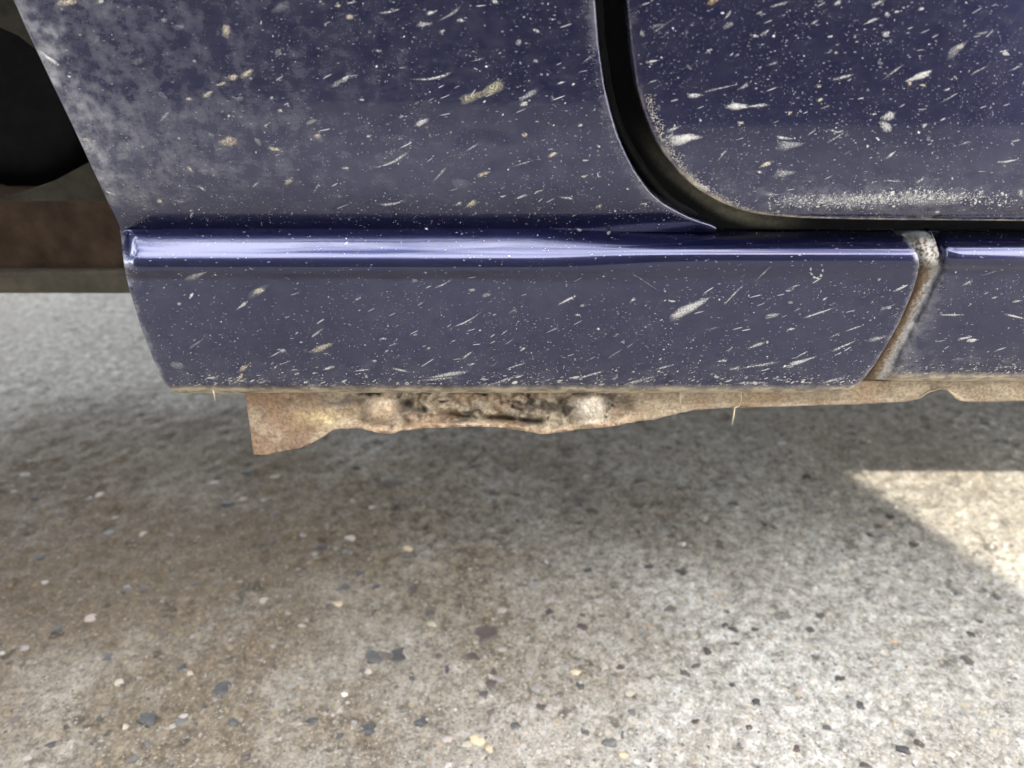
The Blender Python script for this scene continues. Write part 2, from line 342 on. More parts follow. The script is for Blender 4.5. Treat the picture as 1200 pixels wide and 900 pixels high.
TAN = (0.42, 0.36, 0.26); GREYD = (0.42, 0.41, 0.40)
def dirt(px, row, part):
    """colour and thickness of the dirt film that lies on a panel"""
    c = GREYD; a = 0.05
    if part == 'upper':
        l = edge(ARCH, row); a = 0.055 + 0.17*math.exp(-(px-l)/28) + 0.34*math.exp(-(px-l)/230)*sstep(262, 190, row)
        a += 0.16*math.exp(-((row-236)/10)**2)*math.exp(-abs(px-165)/40)
        q = edge(GAPQ, row)
        if q-px < 12: a += 0.25*(1-(q-px)/12)
        a *= 1 - 0.75*sstep(235, 262, row)
    elif part == 'sillcover':
        a = 0.055 + 0.9*sstep(449, 457.5, row) + 0.08*sstep(405, 455, row) - 0.05*sstep(330, 300, row)
        l = edge(ARCH, row); a += 0.06*math.exp(-(px-l)/25)*sstep(300, 330, row)
        if px-l < 2: a += 0.4
        if row > 452: c = TAN
        s = edge(SEAM, row)
        if s-px < 2: a += 0.4
    elif part == 'sill':
        a = 0.055 + 0.8*sstep(434, 443, row) + 0.12*sstep(395, 440, row) - 0.05*sstep(330, 300, row)
        r = edge(RIM, row); a += 0.95*math.exp(-max(0, px-r)/7.0)*sstep(290, 312, row) + 0.45*math.exp(-max(0, px-r)/16.0)*sstep(300, 380, row)
        if row > 436: c = TAN
        if px-r < 6: c = (0.55, 0.53, 0.50)
    elif part == 'door':
        d = edge(DOORL, row); a = 0.055 + (0.18+0.4*sstep(120, 210, row))*math.exp(-(px-d)/6) + 0.28*math.exp(-((row-232)/11)**2)*sstep(880, 960, px)*sstep(1180, 1080, px) + 0.1*sstep(150, 240, row)
        if px-d < 10: c = TAN
    return (*c, min(1.0, max(0.0, a)))

def sheet(name, prof, lf, rf, ncol, part, parent, zrows=None, power=None):
    rows = [r for r in prof[:, 0]]; V, A = [], []
    for r in rows:
        o = off(prof, r); a, b = lf(r), rf(r)
        for j in range(ncol):
            u = j/(ncol-1)
            if power: u = u**power
            px = a + (b-a)*u; oo = o(px) if callable(o) else o
            V.append(pt(px, r, oo)); A.append(dirt(px, r, part))
    Fc = grid_faces(len(rows), ncol); hem(V, Fc, A)
    return link(name, mesh(name, V, Fc, A), M_PAINT, parent)

# rear side panel above the bead
quarter = sheet('quarter_panel', UPPER, lambda r: edge(ARCH, r), lambda r: edge(GAPQ, r), 90, 'upper', car)

# sill cover with its rolled bead; the bead turns into the open sill top where the door begins
def cover():
    V, A = [], []; n = 150
    for i in range(len(BEAD)):
        ra, rb = BEAD[i][0], SILL[i][0]; rm = ra; a, b = edge(ARCH, rm), edge(SEAM, rm)
        for j in range(n):
            px = a + (b-a)*j/(n-1); k = sstep(610, 862, px)
            row = ra + (rb-ra)*k; o = BEAD[i][1]*(1-k) + SILL[i][1]*k
            # the panel beats inwards at its free end, and is a little uneven along its length
            e = px - a
            o -= 0.0035*math.exp(-(e/7.0)**2)*sstep(255, 275, row)*sstep(345, 318, row) if e < 30 else 0
            o += 0.00004*noise.noise(Vector((px*0.012, row*0.03, 0)))*sstep(455, 440, row)
            V.append(pt(px, row, o)); A.append(dirt(px, row, 'sillcover'))
    Fc = grid_faces(len(BEAD), n); hem(V, Fc, A, 0.007, 0.0006)
    return link('sill_cover', mesh('sill_cover', V, Fc, A), M_PAINT, car)
sill_cover = cover()

# front stretch of the sill beyond the seam, its end rolled inwards
SILL2 = smooth_curve([(447, -.0075), (446, -.003), (444, .0005), (441, .0026), (433, .0038), (400, .0062), (350, .0086), (328, .0094), (318, .0099),
                      (310, .0114), (302, .0117), (294, .0105), (285, .0075), (277, .0022), (270, -.0060), (263.5, -.0180)], 8)
def front_sill():
    V, A = [], []; n = 90
    for (row, o) in SILL2:
        a = edge(RIM, row); d0 = pt(a, row, o)
        for j in range(n):
            u = (j/(n-1))**1.8; px = a + (2900-a)*u; k = (px-a)/14.0
            oo = o - (0.0042*math.exp(-k*k*2.2) if o > -0.004 else 0) 
            V.append(pt(px, row, oo)); A.append(dirt(px, row, 'sill'))
    Fc = grid_faces(len(SILL2), n); hem(V, Fc, A, 0.007, 0.0006)
    return link('front_sill', mesh('front_sill', V, Fc, A), M_PAINT, car)
front_sill_o = front_sill()

# rolled, dirt-filled groove between the two sill pieces
def groove():
    V, A = [], []; rows = list(np.linspace(460, 259, 120)); n = 22
    for row in rows:
        a, b = edge(SEAM, row) - 12, edge(RIM, row) + 1.5
        o0 = off(SILL2, max(row, 266) if row < 447 else 447)
        for j in range(n):
            u = j/(n-1); px = a + (b-a)*u
            oo = o0 - 0.0042 - 0.0034*(1-u)**1.6 + (0.0006*max(0, u-.75))
            q = sstep(322, 300, row)                          # lump of seam sealer at the top
            oo += q*0.0030*math.exp(-((u-0.62)/0.30)**2)
            wob = fbm(Vector((px*0.09, row*0.09, 7)), 4); oo += 0.0003*wob
            t = sstep(0.66, 0.95, u + 0.25*fbm(Vector((px*.25, row*.25, 2)), 3)); br = Vector((0.11, 0.07, 0.043)); wh = Vector((0.60, 0.57, 0.52))
            br = br*(1 + 0.3*wob); c = br.lerp(Vector((0.24, 0.165, 0.10)), sstep(0.4, 0.75, u + .15*wob)).lerp(wh, t)
            if q > 0:
                f2 = fbm(Vector((px*0.22, row*0.22, 3)), 3); sc = Vector((0.52, 0.50, 0.46)) if f2 > -0.12 else Vector((0.16, 0.11, 0.075))
                sc = sc.lerp(Vector((0.40, 0.46, 0.50)), sstep(285, 268, row)); c = c.lerp(sc, q)
            V.append(pt(px, row, oo)); A.append((max(0, c.x), max(0, c.y), max(0, c.z), 1))
    return link('seam_groove', mesh('seam_groove', V, grid_faces(len(rows), n), A), M_SEAM, front_sill_o)
groove()

# door skin
door = sheet('door', DOORP, lambda r: edge(DOORL, r), lambda r: 2400, 130, 'door', car, power=2.0)

# recessed jamb behind the door gap
DX = [b for a, b in DOORL][::-1]; DY = [a for a, b in DOORL][::-1]
def jamb():
    V, A = [], []; rows = list(np.linspace(268, -140, 140)); cols = list(np.linspace(676, 1330, 150))
    for row in rows:
        for px in cols:
            d = edge(GAPQ, min(row, 266)) ; k = sstep(190, 262, row)
            o = -0.0150 + 0.0075*k + 0.0015*sstep(245, 262, row)
            o += 0.0006*fbm(Vector((px*.03, row*.03, 0)), 3)
            de = lerp1(px, DX, DY) if px > 760 else -1e3; dist = min((edge(DOORL, row)-px)*.75 if edge(DOORL, row) > px else 0, max(0, row-de))
            w_ = sstep(130, 235, row)*sstep(960, 860, px)*sstep(22, 9, dist); f = 0.5+0.5*fbm(Vector((px*.05, row*.08, 1)), 4)
            c = Vector((0.006, 0.006, 0.007)).lerp(Vector((0.17, 0.155, 0.11)), w_*(0.55+0.5*f))  # near-black paints in the gap's deep shade; dusty olive where light reaches
            V.append(pt(px, row, o)); A.append((*c, 1))
    return link('door_jamb', mesh('door_jamb', V, grid_faces(len(rows), len(cols)), A), M_JAMB, car)
jamb()
def tube(name, P, rad, mat, parent, ns=10, flat=1.0):
    V, Fc = [], []; n = len(P)
    for i, p in enumerate(P):
        t = (P[min(i+1, n-1)] - P[max(i-1, 0)]).normalized(); a = t.cross(Vector((0, 1, 0))).normalized(); b = a.cross(t)
        rr = rad[i] if isinstance(rad, list) else rad
        for k in range(ns): th = 2*math.pi*k/ns; V.append(p + a*math.cos(th)*rr + b*math.sin(th)*rr*flat)
    for i in range(n-1):
        for k in range(ns):
            q = (k+1) % ns; Fc.append((i*ns+k, i*ns+q, (i+1)*ns+q, (i+1)*ns+k))
    Fc.append(tuple(range(ns))[::-1]); Fc.append(tuple((n-1)*ns+k for k in range(ns)))
    return link(name, mesh(name, V, Fc), mat, parent)
P = []
for row in np.linspace(-130, 262, 90):
    e = edge(GAPQ, row); P.append(pt(e + 6 + 10*sstep(120, 240, row), row + 0, -0.0085))
for px in (870, 900, 950, 1010, 1100, 1200, 1320): P.append(pt(px, 262.5, -0.0085))
tube('door_seal', P, 0.0016, M_SEAL, car)

# ---------------------------------------------------------------- rusty pinch-weld flange under the sill
BOT = [(288, 531), (298, 532), (306, 533), (322, 530), (352, 524), (368, 517), (380, 509), (392, 502), (420, 501), (440, 506), (456, 508), (470, 504), (500, 501), (560, 499), (585, 500), (612, 504), (636, 508), (655, 506), (680, 502), (700, 501),
       (722, 498), (745, 493), (765, 491), (790, 485), (810, 480), (850, 477), (900, 476), (1000, 473), (1062, 470), (1078, 466), (1090, 459), (1103, 455), (1112, 458), (1124, 469), (1140, 470.5), (1200, 469), (1400, 468), (2600, 468)]
def smw(px, row): return max(math.exp(-(((px-447)/22)**2 + ((row-482)/19)**2)**2), math.exp(-(((px-690)/22)**2 + ((row-480)/20)**2)**2))
def flange():
    bx, by = [b[0] for b in BOT], [b[1] for b in BOT]
    cols = list(np.linspace(289, 800, 320)) + list(np.linspace(803, 1260, 110)) + list(np.linspace(1290, 2600, 24)); nv = 46
    V, A = [], []
    for i in range(nv):
        v = i/(nv-1)
        for px in cols:
            bot = interp(px, bx, by) + 0.9*noise.noise(Vector((px*.11, 0, 0))) + 0.5*noise.noise(Vector((px*.31, 0, 5)))
            row = 448 + (bot-448)*v; pxx = px + (9*(row-465)/65 if px < 300 else 0)*max(0, 1-(px-289)/11)
            crust = sstep(392, 440, px)*sstep(745, 705, px); f1 = fbm(Vector((px*.030, row*.045, 2)), 5); f2 = fbm(Vector((px*.09, row*.12, 9)), 4)
            o = -0.0050 + (0.0016*f1*crust + 0.0020*f2*crust)*(1-.85*smw(px, row)) + 0.0003*f1
            lip = sstep(0.80, 0.97, v); o += 0.0042*lip*crust + 0.0010*lip*(1-crust)
            w1 = math.exp(-(((px-447)/20)**2 + ((row-482)/17)**2)**2); w2 = math.exp(-(((px-690)/20)**2 + ((row-480)/18)**2)**2)
            o += 0.0058*w1 + 0.0056*w2
            # flaked-away hollows in the sealer
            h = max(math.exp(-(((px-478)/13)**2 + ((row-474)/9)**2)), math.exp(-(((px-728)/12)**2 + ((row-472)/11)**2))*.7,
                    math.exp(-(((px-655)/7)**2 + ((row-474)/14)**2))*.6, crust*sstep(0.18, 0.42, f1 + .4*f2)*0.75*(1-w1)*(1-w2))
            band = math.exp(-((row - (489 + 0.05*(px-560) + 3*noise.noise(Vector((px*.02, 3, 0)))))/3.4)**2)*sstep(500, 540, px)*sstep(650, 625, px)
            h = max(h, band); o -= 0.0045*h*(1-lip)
            base = Vector((0.38, 0.32, 0.24)).lerp(Vector((0.33, 0.30, 0.25)), sstep(-.3, .3, f1)*crust)
            base = base.lerp(Vector((0.50, 0.38, 0.265)), lip*0.85*sstep(760, 700, px) + .5*sstep(.5, .9, v)*sstep(690, 740, px)*sstep(830, 790, px))
            if px < 400: base = base.lerp(Vector((0.35, 0.255, 0.185)), 0.8*sstep(395, 350, px))
            y = math.exp(-(((px-372)/28)**2 + ((row-489)/8)**2)); base = base.lerp(Vector((0.80, 0.70, 0.42)), min(1, y*1.35*(0.8+.5*f2)))
            gs = math.exp(-(((px-308)/7)**2 + ((row-482)/16)**2)); base = base.lerp(Vector((0.25, 0.25, 0.26)), gs*.8)
            dk = math.exp(-(((px-395)/22)**2 + ((row-469)/7)**2)); base = base.lerp(Vector((0.09, 0.075, 0.08)), dk*.95)
            base = base.lerp(Vector((0.50, 0.39, 0.28)), w1*.9); base = base.lerp(Vector((0.66, 0.61, 0.54)), w2*.85)
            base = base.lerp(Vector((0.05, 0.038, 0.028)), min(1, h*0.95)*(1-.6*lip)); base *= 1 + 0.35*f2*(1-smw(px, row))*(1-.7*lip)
            if px > 760: base = base.lerp(Vector((0.33, 0.275, 0.20))*(1+.35*f1), .7)
            tab = sstep(400, 340, px)*(1-min(1, y)); base = base.lerp(Vector((0.27, 0.185, 0.125))*(1+.6*f1), tab*.75)
            f3 = fbm(Vector((px*.021, row*.04, 31)), 4); base = base.lerp(Vector((0.29, 0.18, 0.10)), .42*sstep(.02, .35, f3)*(1-smw(px, row)))
            base = base.lerp(Vector((0.52, 0.45, 0.34)), .55*sstep(.10, .45, -f3)); base = Vector((base.x*.92, base.y*.86, base.z*.78))
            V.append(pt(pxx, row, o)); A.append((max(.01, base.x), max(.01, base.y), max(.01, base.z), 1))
    Fc = grid_faces(nv, len(cols), flip=True)
    hem(V, Fc, A, 0.0045, 0.0007)
    return link('pinch_flange', mesh('pinch_flange', V, Fc, A), M_RUST, car)
fl = flange()
def wisp(pts, r): tube('straw_wisp', [pt(a, b, -.0045 + c) for a, b, c in pts], r, M_STRAW, fl, 5)
wisp([(869, 474, .0005), (861, 478, .003), (860, 486, .0035), (858, 498, .003)], [.0001, .00025, .0004, .0001])
wisp([(249, 456, .006), (251, 462, .008), (252, 470, .008)], [.0003, .0002, .0001])
wisp([(868, 458, .004), (869, 468, .0025), (866, 477, .002)], .00013)
wisp([(797, 456, .005), (797, 466, .002), (798, 474, .0015)], .00013)

# ---------------------------------------------------------------- what shows inside the wheel arch
def boxm(x0, x1, y0, y1, z0, z1, bev=0.004):
    bm = bmesh.new(); bmesh.ops.create_cube(bm, size=1)
    for v in bm.verts: v.co = Vector(((x0+x1)/2 + v.co.x*(x1-x0), (y0+y1)/2 + v.co.y*(y1-y0), (z0+z1)/2 + v.co.z*(z1-z0)))
    if bev: bmesh.ops.bevel(bm, geom=bm.edges[:], offset=bev, segments=3, affect='EDGES', profile=0.5)
    me = bpy.data.meshes.new('box'); bm.to_mesh(me); bm.free(); return me
za, zb = pt(0, 340, -.13).z, pt(0, 233, -.13).z
arm = link('trailing_arm', boxm(-0.62, 0.10, 0.13, 0.185, za, zb, 0.006), M_ARM, car, smooth=False)
link('arm_flange', boxm(-0.62, 0.10, 0.124, 0.131, za, za+0.014, 0.002), M_LIP, arm, smooth=False)
# ribbed rubber bush, lying across the arm
c0 = pt(6, 124, -.15); V, Fc = [], []; ns = 40; prof = []
for k in range(33): prof.append((-0.05 + 0.10*k/32, 0.046 + 0.0026*math.cos(k*math.pi/2)))
prof = [(prof[0][0], 0.001)] + [(prof[0][0], 0.03)] + prof + [(prof[-1][0], 0.03), (prof[-1][0], 0.001)]
for (yy, rr) in prof:
    for k in range(ns): a = 2*math.pi*k/ns; V.append(Vector((c0.x + rr*math.cos(a), 0.205 + yy, c0.z + rr*math.sin(a))))
for i in range(len(prof)-1):
    for k in range(ns): q = (k+1) % ns; Fc.append((i*ns+k, (i+1)*ns+k, (i+1)*ns+q, i*ns+q))
Fc.append(tuple(range(ns))); Fc.append(tuple((len(prof)-1)*ns+k for k in range(ns))[::-1])
link('rubber_bush', mesh('rubber_bush', V, Fc), M_TYRE, car)
def plate(name, pts, o, th, mat):
    V = [pt(a, b, o) for a, b in pts]; n = len(V); V += [v + Vector((0, th, 0)) for v in V]
    Fc = [tuple(range(n)), tuple(range(2*n-1, n-1, -1))] + [(i, n+i, n+(i+1) % n, (i+1) % n) for i in range(n)]
    return link(name, mesh(name, V, Fc), mat, car, smooth=False)
plate('gusset_plate', [(-60, 252), (60, 214), (110, 187), (160, 160), (200, 240), (60, 240)], -.132, .004, M_BRK)
plate('wing_bracket', [(-40, -60), (40, -60), (60, 70), (42, 58), (22, 42), (0, 32), (-40, 26)], -.11, .004, M_BRK)
# inner wing sheet behind it, its lower edge slanting
V = []; n = 26
for i in range(n):
    z = zb - 0.05 + (0.655-zb)*i/(n-1)
    for j in range(n):
        x = -0.60 + 0.52*j/(n-1); V.append(Vector((x, 0.30 + 0.02*math.sin(j*.5) + 0.006*fbm(Vector((x*20, z*20, 0)), 3), z)))
link('inner_wing', mesh('inner_wing', V, grid_faces(n, n)), M_GREY, car)
# arch liner closing the front of the wheel housing
V = []; nA = 40
for i in range(nA):
    a = R(-8 + 196*i/(nA-1))
    for yy in (0.016, 0.05, 0.12, 0.19, 0.30):
        rr = 0.372 + 0.004*fbm(Vector((i*.3, yy*30, 0)), 2); V.append(Vector((-0.52 + rr*math.cos(a), yy, 0.28 + rr*math.sin(a))))
link('arch_liner', mesh('arch_liner', V, grid_faces(nA, 5)), M_UNDER, car)
def wheel(x):
    w_ = bpy.data.objects.new('wheel', None); col.objects.link(w_); w_.parent = car; w_.location = (x, 0.10, 0.285)
    def lathe(name, prof, mat):
        V, Fc = [], []; ns = 64
        for (yy, rr) in prof:
            for k in range(ns): a = 2*math.pi*k/ns; V.append(Vector((rr*math.cos(a), yy, rr*math.sin(a))))
        for i in range(len(prof)-1):
            for k in range(ns): q = (k+1) % ns; Fc.append((i*ns+k, i*ns+q, (i+1)*ns+q, (i+1)*ns+k))
        link(name, mesh(name, V, Fc), mat, w_)
    lathe('tyre', [(-.055, .175), (-.068, .20), (-.075, .235), (-.070, .268), (-.058, .281), (-.02, .284), (-.018, .279), (-.014, .284), (.014, .284), (.018, .279), (.02, .284), (.058, .281), (.070, .268), (.075, .235), (.055, .175)], M_TYRE)
    lathe('rim', [(-.055, .178), (-.060, .172), (-.050, .165), (-.03, .150), (-.035, .10), (-.05, .07), (-.05, .04), (-.042, .035), (-.04, .001)], M_STEEL)
wheel(-0.62); wheel(1.72)

# ---------------------------------------------------------------- the rest of the car (outside the frame, but it shades the ground)
def shell(name, secs, mat, faces_close=False):
    """loft closed sections"""
    V, Fc = [], []; m = len(secs[0])
    for s in secs: V += [Vector(p) for p in s]
    for i in range(len(secs)-1):
        for k in range(m): q = (k+1) % m; Fc.append((i*m+k, i*m+q, (i+1)*m+q, (i+1)*m+k))
    Fc.append(tuple(range(m))[::-1]); Fc.append(tuple((len(secs)-1)*m+k for k in range(m)))
    A = [(*GREYD, 0.12)]*len(V)
    return link(name, mesh(name, V, Fc, A), mat, car, smooth=False)
zt = pt(0, -140, .0085).z                                     # upper end of the close-up skins
W = 1.46
def sec(x, z0, z1, y0=0.0, y1=W): return [(x, y0, z0), (x, y1, z0), (x, y1, z1), (x, y0, z1)]
# upper side skins continue flush above the close-up ones
def skin(name, pts, y, part=car):
    V = [Vector((a, y, b)) for a, b in pts]; n = len(V); V += [v + Vector((0, 0.006, 0)) for v in V]
    Fc = [tuple(range(n)), tuple(range(2*n-1, n-1, -1))] + [(i, n+i, n+(i+1) % n, (i+1) % n) for i in range(n)]
    return link(name, mesh(name, V, Fc, [(*GREYD, .12)]*len(V)), M_PAINT, part, smooth=False)
lx = pt(-44, -140, .0085).x; qx = pt(690, -140, .0085).x; dx = pt(733, -140, .014).x; ax = 2400
arch_pts = [(-0.56 + 0.36*math.cos(a), 0.28 + 0.36*math.sin(a)) for a in np.linspace(math.asin((zt-.28)/.36), math.pi - .1, 24)]
arch_pts[0] = (lx, zt+.0012)
skin('rear_side_skin', [(qx, zt+.0012)] + [(qx, .78), (-1.00, .80), (-1.03, .66), (-1.01, .50)] + [(-.93, .47)] + arch_pts[::-1], -.0085)
skin('upper_door_skin', [(dx, zt+.0012), (0.93, zt+.0012), (0.93, .78), (dx, .78)], -.014)
skin('front_door_skin', [(0.94, .262), (1.36, .262), (1.42, .40), (1.44, .78), (0.94, .78)], -.014)
arch2 = [(1.72 + 0.35*math.cos(a), 0.28 + 0.35*math.sin(a)) for a in np.linspace(.15, math.pi-.1, 24)]
skin('front_wing', [(2.30, .30), (2.30, .62), (2.20, .70), (1.45, .78)] + [(1.43, .40), (1.36, .24)] + arch2[::-1], -.0085)
shell('cabin', [[(-1.00, .03, .79), (2.25, .03, .72), (2.25, W-.03, .72), (-1.00, W-.03, .79)], [(-.95, .06, .86), (1.50, .06, .86), (1.50, W-.06, .86), (-.95, W-.06, .86)],
                [(-.72, .16, 1.30), (.72, .16, 1.30), (.72, W-.16, 1.30), (-.72, W-.16, 1.30)]], M_GLASS)
shell('roof', [[(-.74, .15, 1.301), (.76, .15, 1.301), (.76, W-.15, 1.301), (-.74, W-.15, 1.301)], [(-.60, .25, 1.36), (.62, .25, 1.36), (.62, W-.25, 1.36), (-.60, W-.25, 1.36)]], M_PAINT)
shell('bonnet', [sec(1.45, .60, .775, .02, W-.02), sec(2.20, .55, .70, .04, W-.04), sec(2.36, .35, .60, .10, W-.10)], M_PAINT)
link('floor_pan', boxm(-0.125, 1.40, 0.020, W-.02, 0.245, 0.262, 0), M_UNDER, car, smooth=False)
link('rear_floor', boxm(-0.98, -0.127, 0.245, W-.245, 0.68, 0.70, 0), M_UNDER, car, smooth=False)
link('rear_panel', boxm(-1.05, -1.00, 0.02, W-.02, 0.64, 0.80, 0.02), M_PAINT, car, smooth=False)
link('heel_board', boxm(-0.127, -0.120, 0.25, W-.05, 0.262, 0.60, 0), M_UNDER, car, smooth=False)
link('inner_sill', boxm(-0.120, 1.40, 0.0195, 0.06, 0.225, 0.244, 0), M_UNDER, car, smooth=False)
link('far_side', boxm(-0.10, 1.40, W-.012, W, 0.19, 0.80, 0.004), M_PAINT, car, smooth=False)
link('far_rear_side', boxm(-1.00, -0.101, W-.012, W, 0.60, 0.80, 0.004), M_PAINT, car, smooth=False)

# ---------------------------------------------------------------- dried mud and dust on the skins
def surf(px, row):
    """which skin lies at a surveyed spot -> (part object, outward offset)"""
    if row < 268 and px < edge(GAPQ, row) - 2 and px > edge(ARCH, row) + 2: return quarter, off(UPPER, row)
    if row < 256 and px > edge(DOORL, row) + 2: return door, off(DOORP, row)
    if 268 <= row < 456 and edge(ARCH, row) + 3 < px < edge(SEAM, row) - 2:
        k = sstep(610, 862, px); return sill_cover, off(BEAD, row)*(1-k) + off(SILL, row)*k
    if 268 <= row < 440 and px > edge(RIM, row) + 10: return front_sill_o, off(SILL2, row)
    return None, 0
WH, GR, TN, BR, OL = (0.50, 0.485, 0.455), (0.33, 0.325, 0.32), (0.44, 0.38, 0.29), (0.34, 0.23, 0.13), (0.36, 0.33, 0.22)
def splash(px, row, ln, wd, an=20.0, c=WH, al=0.8, bend=0.0):
    part, o0 = surf(px, row)
    if part is None: return
    ln *= 0.9; wd *= 0.75; an += random.gauss(0, 7); al *= 0.9
    ca, sa = math.cos(R(an)), math.sin(R(an)); seed = px*.37 + row*.11
    n = 22 if ln > 14 else 14; rings = (0.0, 0.45, 0.78, 1.0); V, A, Fc = [], [], []
    head = random.choice((-1, 1)) if ln > 2.5*wd else 0
    for ri, rr in enumerate(rings):
        for k in range(n if ri else 1):
            th = 2*math.pi*k/n; u, v = math.cos(th), math.sin(th)
            w_ = 1 - 0.45*head*(-u) if head else 1.0
            wob = 1 + (0.34*noise.noise(Vector((u*1.7 + seed, v*1.7, seed))) + 0.22*noise.noise(Vector((u*4 + seed, v*4, 2))))
            du = u*ln/2*rr*wob; dv = v*wd/2*rr*w_*wob + bend*((du/(ln/2))**2)*ln*0.12
            qx, qr = px + du*ca - dv*sa, row - du*sa - dv*ca
            pp, oo = surf(qx, qr)
            if pp is not part: oo = o0
            lift = 0.00008 + 0.00030*(1-rr**2)*min(1.0, wd/8) + 0.0001*(1-rr)
            V.append(pt(qx, qr, oo + lift)); f = (1.0, 0.92, 0.62, 0.0)[ri]; j = random.uniform(.9, 1.08)
            A.append((c[0]*j, c[1]*j, c[2]*j, al*f))
    for k in range(n): Fc.append((0, 1+(k+1) % n, 1+k))
    for ri in range(2):
        b = 1 + ri*n
        for k in range(n): q = (k+1) % n; Fc.append((b+k, b+q, b+n+q, b+n+k))
    link('mud_splash', mesh('mud_splash', V, Fc, A), M_MUD, part)
